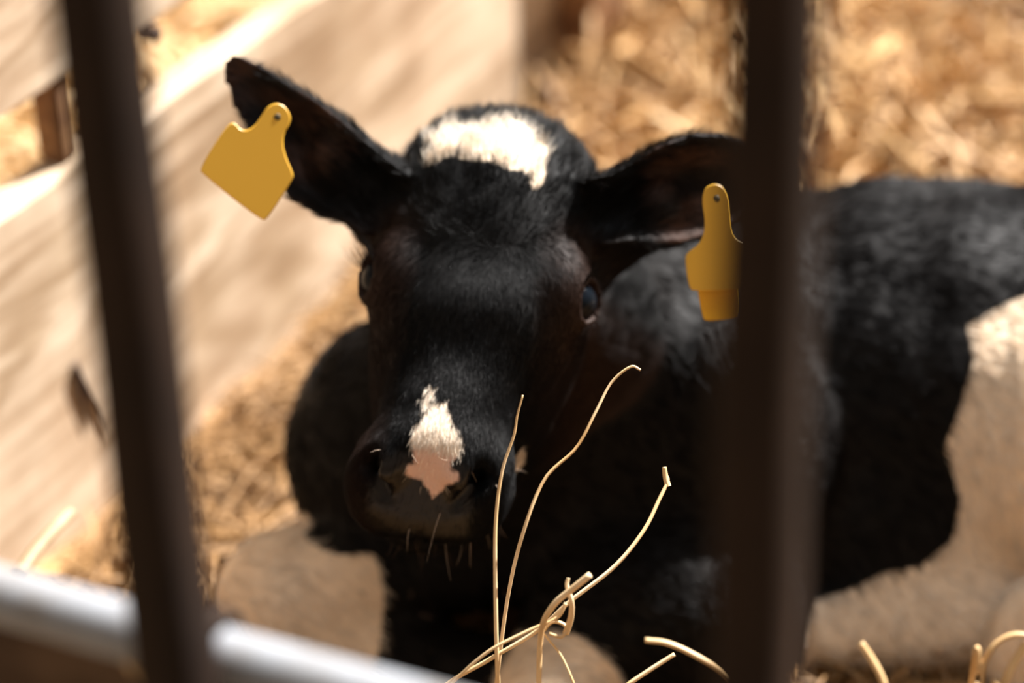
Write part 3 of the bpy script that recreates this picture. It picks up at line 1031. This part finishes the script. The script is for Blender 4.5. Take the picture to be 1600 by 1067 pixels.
def sample_surface(n, wface):
    pr = area * wface; pr = pr / pr.sum()
    f_ = rng.choice(len(CQ), n, p=pr)
    u_ = rng.random((n, 1)); v_ = rng.random((n, 1))
    a, b_, c, d_ = (CV[CQ[f_, k]] for k in range(4))
    p = (1 - u_) * (1 - v_) * a + u_ * (1 - v_) * b_ + u_ * v_ * c + (1 - u_) * v_ * d_
    na, nb, nc_, nd_ = (VN[CQ[f_, k]] for k in range(4))
    nn = (1 - u_) * (1 - v_) * na + u_ * (1 - v_) * nb + u_ * v_ * nc_ + (1 - u_) * v_ * nd_
    nn /= np.linalg.norm(nn, axis=1)[:, None] + 1e-9
    return p, nn

fc = CV[CQ].mean(1)
fq = (fc - HO) @ HM
fnn = fn / (np.linalg.norm(fn, axis=1)[:, None] + 1e-12)
vw = CAM - fc; vw /= np.linalg.norm(vw, axis=1)[:, None]
facing = (fnn * vw).sum(1)
is_head = np.linalg.norm(fq, axis=1) < 0.25
padf = pad[CQ].mean(1)
eyef = np.minimum(np.linalg.norm(fq - EYE[1], axis=1), np.linalg.norm(fq - EYE[-1], axis=1))
wf = np.where(is_head, 1.0 + 2.2 * np.clip((fq[:, 1] - 0.02) / 0.06, 0, 1), 0.22) * np.where(facing > -0.25, 1, 0.1)
wf = wf * (1 - 0.97 * padf) * np.clip((eyef - 0.019) / 0.008, 0, 1)
wf = wf * (fc[:, 2] > 0.02) * (1 - 0.75 * earin[CQ].mean(1))

NH = 190000
p, nn = sample_surface(NH, wf)
q = (p - HO) @ HM
hd_ = np.linalg.norm(q, axis=1) < 0.26
# combing direction: from the whorl between the eyes down to the nose and up over the poll; backwards on the body
tw = np.clip((q[:, 1:2] + 0.035 + 0.02 * wob(p, 30, 2)[:, None]) / 0.05, -1, 1)
flow = HU[None] * tw + HV[None] * (q[:, 0:1] * 6 + (1 - np.abs(tw)) * 0.5 * wob(p, 45, 6)[:, None])
flow_b = np.tile(np.array((0.75, 0.1, -0.55)), (len(p), 1)) + 0.5 * np.stack([wob(p, 14, 1), wob(p, 14, 2), wob(p, 14, 3)], -1)
# hair on the ears runs out to the tip
for (b0, t0) in (EARL, EARR):
    a = (t0 - b0) / np.linalg.norm(t0 - b0)
    s = (p - b0) @ a
    k = (s > 0.01) & (np.linalg.norm(p - b0 - np.outer(s, a), axis=1) < 0.07) & (np.abs(q[:, 0]) > 0.085)
    flow[k] = a
fl_ = np.where(hd_[:, None], flow, flow_b)
fl_ = fl_ - nn * (fl_ * nn).sum(1)[:, None]
fl_ /= np.linalg.norm(fl_, axis=1)[:, None] + 1e-9
clump = np.stack([wob(p, 160, 3), wob(p, 160, 5), wob(p, 160, 7)], -1)
poll = np.clip((-q[:, 1] - 0.03) / 0.05, 0, 1) * hd_
lift_ = np.where(hd_, 0.22 + 0.18 * poll, 0.20)
dirs = fl_ + nn * lift_[:, None] + clump * (0.16 + 0.35 * poll + 0.04 * (~hd_))[:, None] + rng.normal(0, 0.07, (len(p), 3))
dirs /= np.linalg.norm(dirs, axis=1)[:, None]
face_l = 0.0065 + 0.007 * poll
lens = np.where(hd_, face_l, 0.014) * rng.uniform(0.7, 1.2, len(p))
curl = -nn * 0.12 + rng.normal(0, 0.08, (len(p), 3))
wv = white_sd(p, nn) + 0.0022 * wob(p, 420, 1.1) + 0.0015 * rng.normal(size=len(p))
bm = brown_mask(p, q)[:, None]
black = np.array((0.0026, 0.0024, 0.0024)) * (1 - bm) + np.array((0.020, 0.009, 0.0055)) * bm
cols = np.where(wv[:, None] > 0, np.array((0.80, 0.70, 0.58)), black) * rng.uniform(0.7, 1.25, (len(p), 1))
rad = np.where(hd_, 0.00013, 0.00035)
fur = make_fur('fur', p, dirs, lens, curl, cols, rad, calf)
fur.data.materials.append(M_hair)

# --- whiskers, chin hairs and lashes: a few fine long hairs
wp, wd, wl, wc, wcol = [], [], [], [], []
vk = np.where((CQh[:, 1] > 0.115) & (np.abs(CQh[:, 0]) < 0.06) & ((VN @ HU) + (VN @ HW) > -0.6))[0]
for i in rng.choice(vk, 30):
    qq = CQh[i]
    wp.append(CV[i]); dd = VN[i] + HU * 0.3 + rng.normal(0, 0.25, 3); wd.append(dd / np.linalg.norm(dd))
    wl.append(rng.uniform(0.008, 0.024)); wc.append(rng.normal(0, 0.25, 3) + np.array((0, 0, -0.35))); wcol.append((0.55, 0.42, 0.32))
vk = np.where((CQh[:, 1] > 0.10) & (CQh[:, 2] < -0.095) & (VN[:, 2] < 0.2) & (np.abs(CQh[:, 0]) < 0.05))[0]
for i in rng.choice(vk, 120):
    wp.append(CV[i]); dd = VN[i] + np.array((0, -0.1, -0.6)) + rng.normal(0, 0.25, 3); wd.append(dd / np.linalg.norm(dd))
    wl.append(rng.uniform(0.008, 0.022)); wc.append(rng.normal(0, 0.2, 3)); wcol.append((0.10, 0.06, 0.04))
wh = make_fur('whiskers', np.array(wp), np.array(wd), np.array(wl), np.array(wc), np.array(wcol), np.full(len(wp), 0.00016), calf)
wh.data.materials.append(M_hair)
for s in (-1, 1):
    lp, ld, ll, lc = [], [], [], []
    g = GAZE[s]; mirv = np.array((s, 1, 1))
    for t in np.linspace(-0.75, 0.75, 46):
        up_ = -ax * mirv * 0.0      # lashes stand on the upper lid, on the side towards the poll and brow
        th = t * 1.5
        a_ = ax * mirv; b_ = bx * mirv
        if (HM @ b_) @ HW < 0: b_ = -b_
        c = EYE[s] + g * 0.014 + (-a_ * math.cos(th) * 0.0175 + b_ * math.sin(th) * 0.0125)
        dd = g * 0.8 - a_ * math.cos(th) * 0.8 + b_ * math.sin(th) * 0.3 + rng.normal(0, 0.1, 3)
        lp.append(from_head(c)); ld.append(HM @ (dd / np.linalg.norm(dd))); ll.append(rng.uniform(0.010, 0.019)); lc.append(HM @ (-a_ * 0.3))
    lo_ = make_fur('eyelashes', np.array(lp), np.array(ld), np.array(ll), np.array(lc), np.tile((0.006, 0.005, 0.005), (len(lp), 1)), np.full(len(lp), 0.0003), calf)
    lo_.data.materials.append(M_hair)

# ------------------------------------------------------------------ single straws and stalks near the camera side
def stalk(ctrl, r0, r1, label, group=None, name='straw_stalk', n=60, mat=None, rooted=True):
    """ctrl rows: pixel x, pixel y, depth - each a spot in the pen measured from the photo"""
    pts = [P(*r_) for r_ in ctrl]
    if rooted:       # the lower end goes on down into the bedding
        if pts[0][2] < pts[-1][2]: pts = pts[::-1]; r0, r1 = r1, r0
        e = pts[-1]; dr = pts[-1] - pts[-2]; dr = dr / np.linalg.norm(dr)
        h = e[2] - 0.03
        st = np.linalg.norm(pts[-1] - pts[-2])
        q1 = e + dr * st * 0.6 + np.array((0, 0, -st * 0.35))
        q2 = q1 + np.array((dr[0] * 0.3 * st, 0.01, -min(h * 0.4, st)))
        pts += [q1, q2] + ([np.array((q2[0] + dr[0] * 0.01, q2[1] + 0.02, 0.03))] if q2[2] > 0.05 else [])
    c = spline(pts, n)
    rad = np.linspace(r0, r1, n)
    v, f = tube(c, rad, 8, flat=0.8)
    o = mesh_obj(name, v, f, mat or M_stalk)
    tag(o, label, 'straw', group)
    return o

stalk([(783,1130,1.74),(777,1040,1.72),(774,900,1.715),(775,810,1.715),(785,735,1.715),(803,680,1.715),(808,650,1.715),(817,617,1.715)], 0.0023, 0.0006, 'thin upright straw with a fine tip, leftmost of the tall straws below the muzzle')
stalk([(770,1130,1.752),(779,1040,1.735),(794,930,1.725),(815,840,1.71),(850,750,1.715),(900,700,1.72),(930,645,1.725),(955,598,1.73),(985,573,1.73),(1001,578,1.73)], 0.0021, 0.0011, 'tallest curved straw with a hooked pale tip, right of the muzzle')
stalk([(700,1068,1.72),(765,1030,1.72),(840,985,1.72),(890,940,1.715),(960,885,1.72),(1005,830,1.73),(1030,780,1.74),(1043,752,1.745),(1040,742,1.745)], 0.0021, 0.0017, 'long bent straw with a knobbly end, rightmost of the tall straws')
stalk([(1044,760,1.745),(1040,745,1.745),(1038,730,1.744)], 0.0028, 0.002, 'brown knobbly seed end on the rightmost tall straw', name='seed_head', rooted=False)
stalk([(842,1120,1.70),(842,1060,1.69),(844,1005,1.685),(850,970,1.68),(868,942,1.675),(892,922,1.67),(922,898,1.665)], 0.0019, 0.0030, 'thick pale bent straw with a blunt cut end, in the middle at the bottom')
stalk([(845,990,1.69),(862,972,1.69),(880,975,1.69),(885,985,1.688),(876,995,1.685),(858,990,1.685)], 0.0016, 0.0011, 'small curl of straw looping behind the thick pale straw', rooted=False)
stalk([(884,990,1.69),(892,965,1.685),(893,940,1.68),(886,915,1.68),(888,903,1.68)], 0.0024, 0.0012, 'short brown upright fragment crossing the thick pale straw', rooted=False)
stalk([(700,1075,1.70),(760,1020,1.69),(820,988,1.69),(870,965,1.69),(884,942,1.69)], 0.0010, 0.0014, 'fine straw slanting up to the curl from the lower left')
stalk([(905,1090,1.69),(880,1030,1.69),(858,1000,1.69),(850,990,1.69)], 0.0011, 0.0009, 'fine straw slanting down to the right under the curl')
stalk([(1008,1000,1.62),(1040,1004,1.62),(1075,1018,1.62),(1118,1044,1.62)], 0.0022, 0.0026, 'curved brown straw in front of the black chest, left of the right bar')
stalk([(975,1075,1.78),(1010,1050,1.78),(1054,1022,1.78)], 0.0022, 0.0018, 'short dull straw slanting up to the right below the curved brown straw')
stalk([(1345,1005,1.56),(1362,1030,1.56),(1378,1060,1.56),(1385,1090,1.56)], 0.0030, 0.0030, 'short blurred pale straw standing before the hind leg')
stalk([(1540,1030,1.58),(1556,1006,1.58),(1584,992,1.58),(1620,995,1.58)], 0.0022, 0.0024, 'white arched straw at the lower right corner')
stalk([(1568,1072,1.58),(1582,1040,1.58),(1604,1004,1.58)], 0.0034, 0.0030, 'white straight straw under the arched one at the lower right corner')
stalk([(1540,1030,1.58),(1535,1060,1.58),(1530,1085,1.58)], 0.0016, 0.0014, 'fine stem under the arched straw at the lower right corner')
stalk([(28,900,1.95),(62,852,1.99),(110,800,2.05)], 0.0072, 0.0062, 'thick pale straw leaning on the plank at the lower left', mat=M_dull, rooted=False)
stalk([(136,968,1.28),(165,990,1.27),(200,1030,1.26),(240,1085,1.25)], 0.0035, 0.0045, 'pale blurred straw hanging below the rail left of the left bar')

# two dark splinters on the lower plank
m, nt, b, nd, lk = nt_mat('dark_splinter'); M_spl = m
b.inputs['Base Color'].default_value = (0.045, 0.022, 0.012, 1); b.inputs['Roughness'].default_value = 0.8
def on_wall(px, py, off=0.002):
    dv = P(px, py, 1.0) - CAM
    pl = WALL0 + G * off
    return CAM + dv * (((pl - CAM) @ G) / (dv @ G))
for c_, r0, lab_ in (([(118,570),(124,600),(134,640),(140,668)], 0.0055, 'short dark splinter on the plank left of the left bar'),
                     ([(122,582),(140,612),(160,642),(176,672)], 0.0048, 'long dark splinter slanting right on the plank left of the left bar')):
    pts = spline([on_wall(x, y, 0.003) for x, y in c_], 16)
    v, f = tube(pts, np.linspace(r0, 0.0012, 16), 8)
    tag(mesh_obj('wood_splinter', v, f, M_spl), lab_, 'splinter')

# dark bolt end on the upper plank, and a brown block seen in the gap between the planks
c0 = on_wall(230, 52, 0.0)
v, f = tube([c0 - G * 0.01, c0 + G * 0.008, c0 + G * 0.0105, c0 + G * 0.012], [0.009, 0.009, 0.0075, 0.003], 12)
tag(mesh_obj('bolt', v, f, M_spl), 'dark bolt end on the side wall, right of the left bar', 'bolt')
sb = float((on_wall(114, 178, 0.0) - WALL0) @ D)
blk_ = wall_obj('trim_2', (sb - 0.014, 0.006, 0.3805), (sb + 0.014, 0.038, 0.4675), M_post, None)
tag(blk_, 'small brown spacer block in the gap between the two planks', 'block', kind='structure')
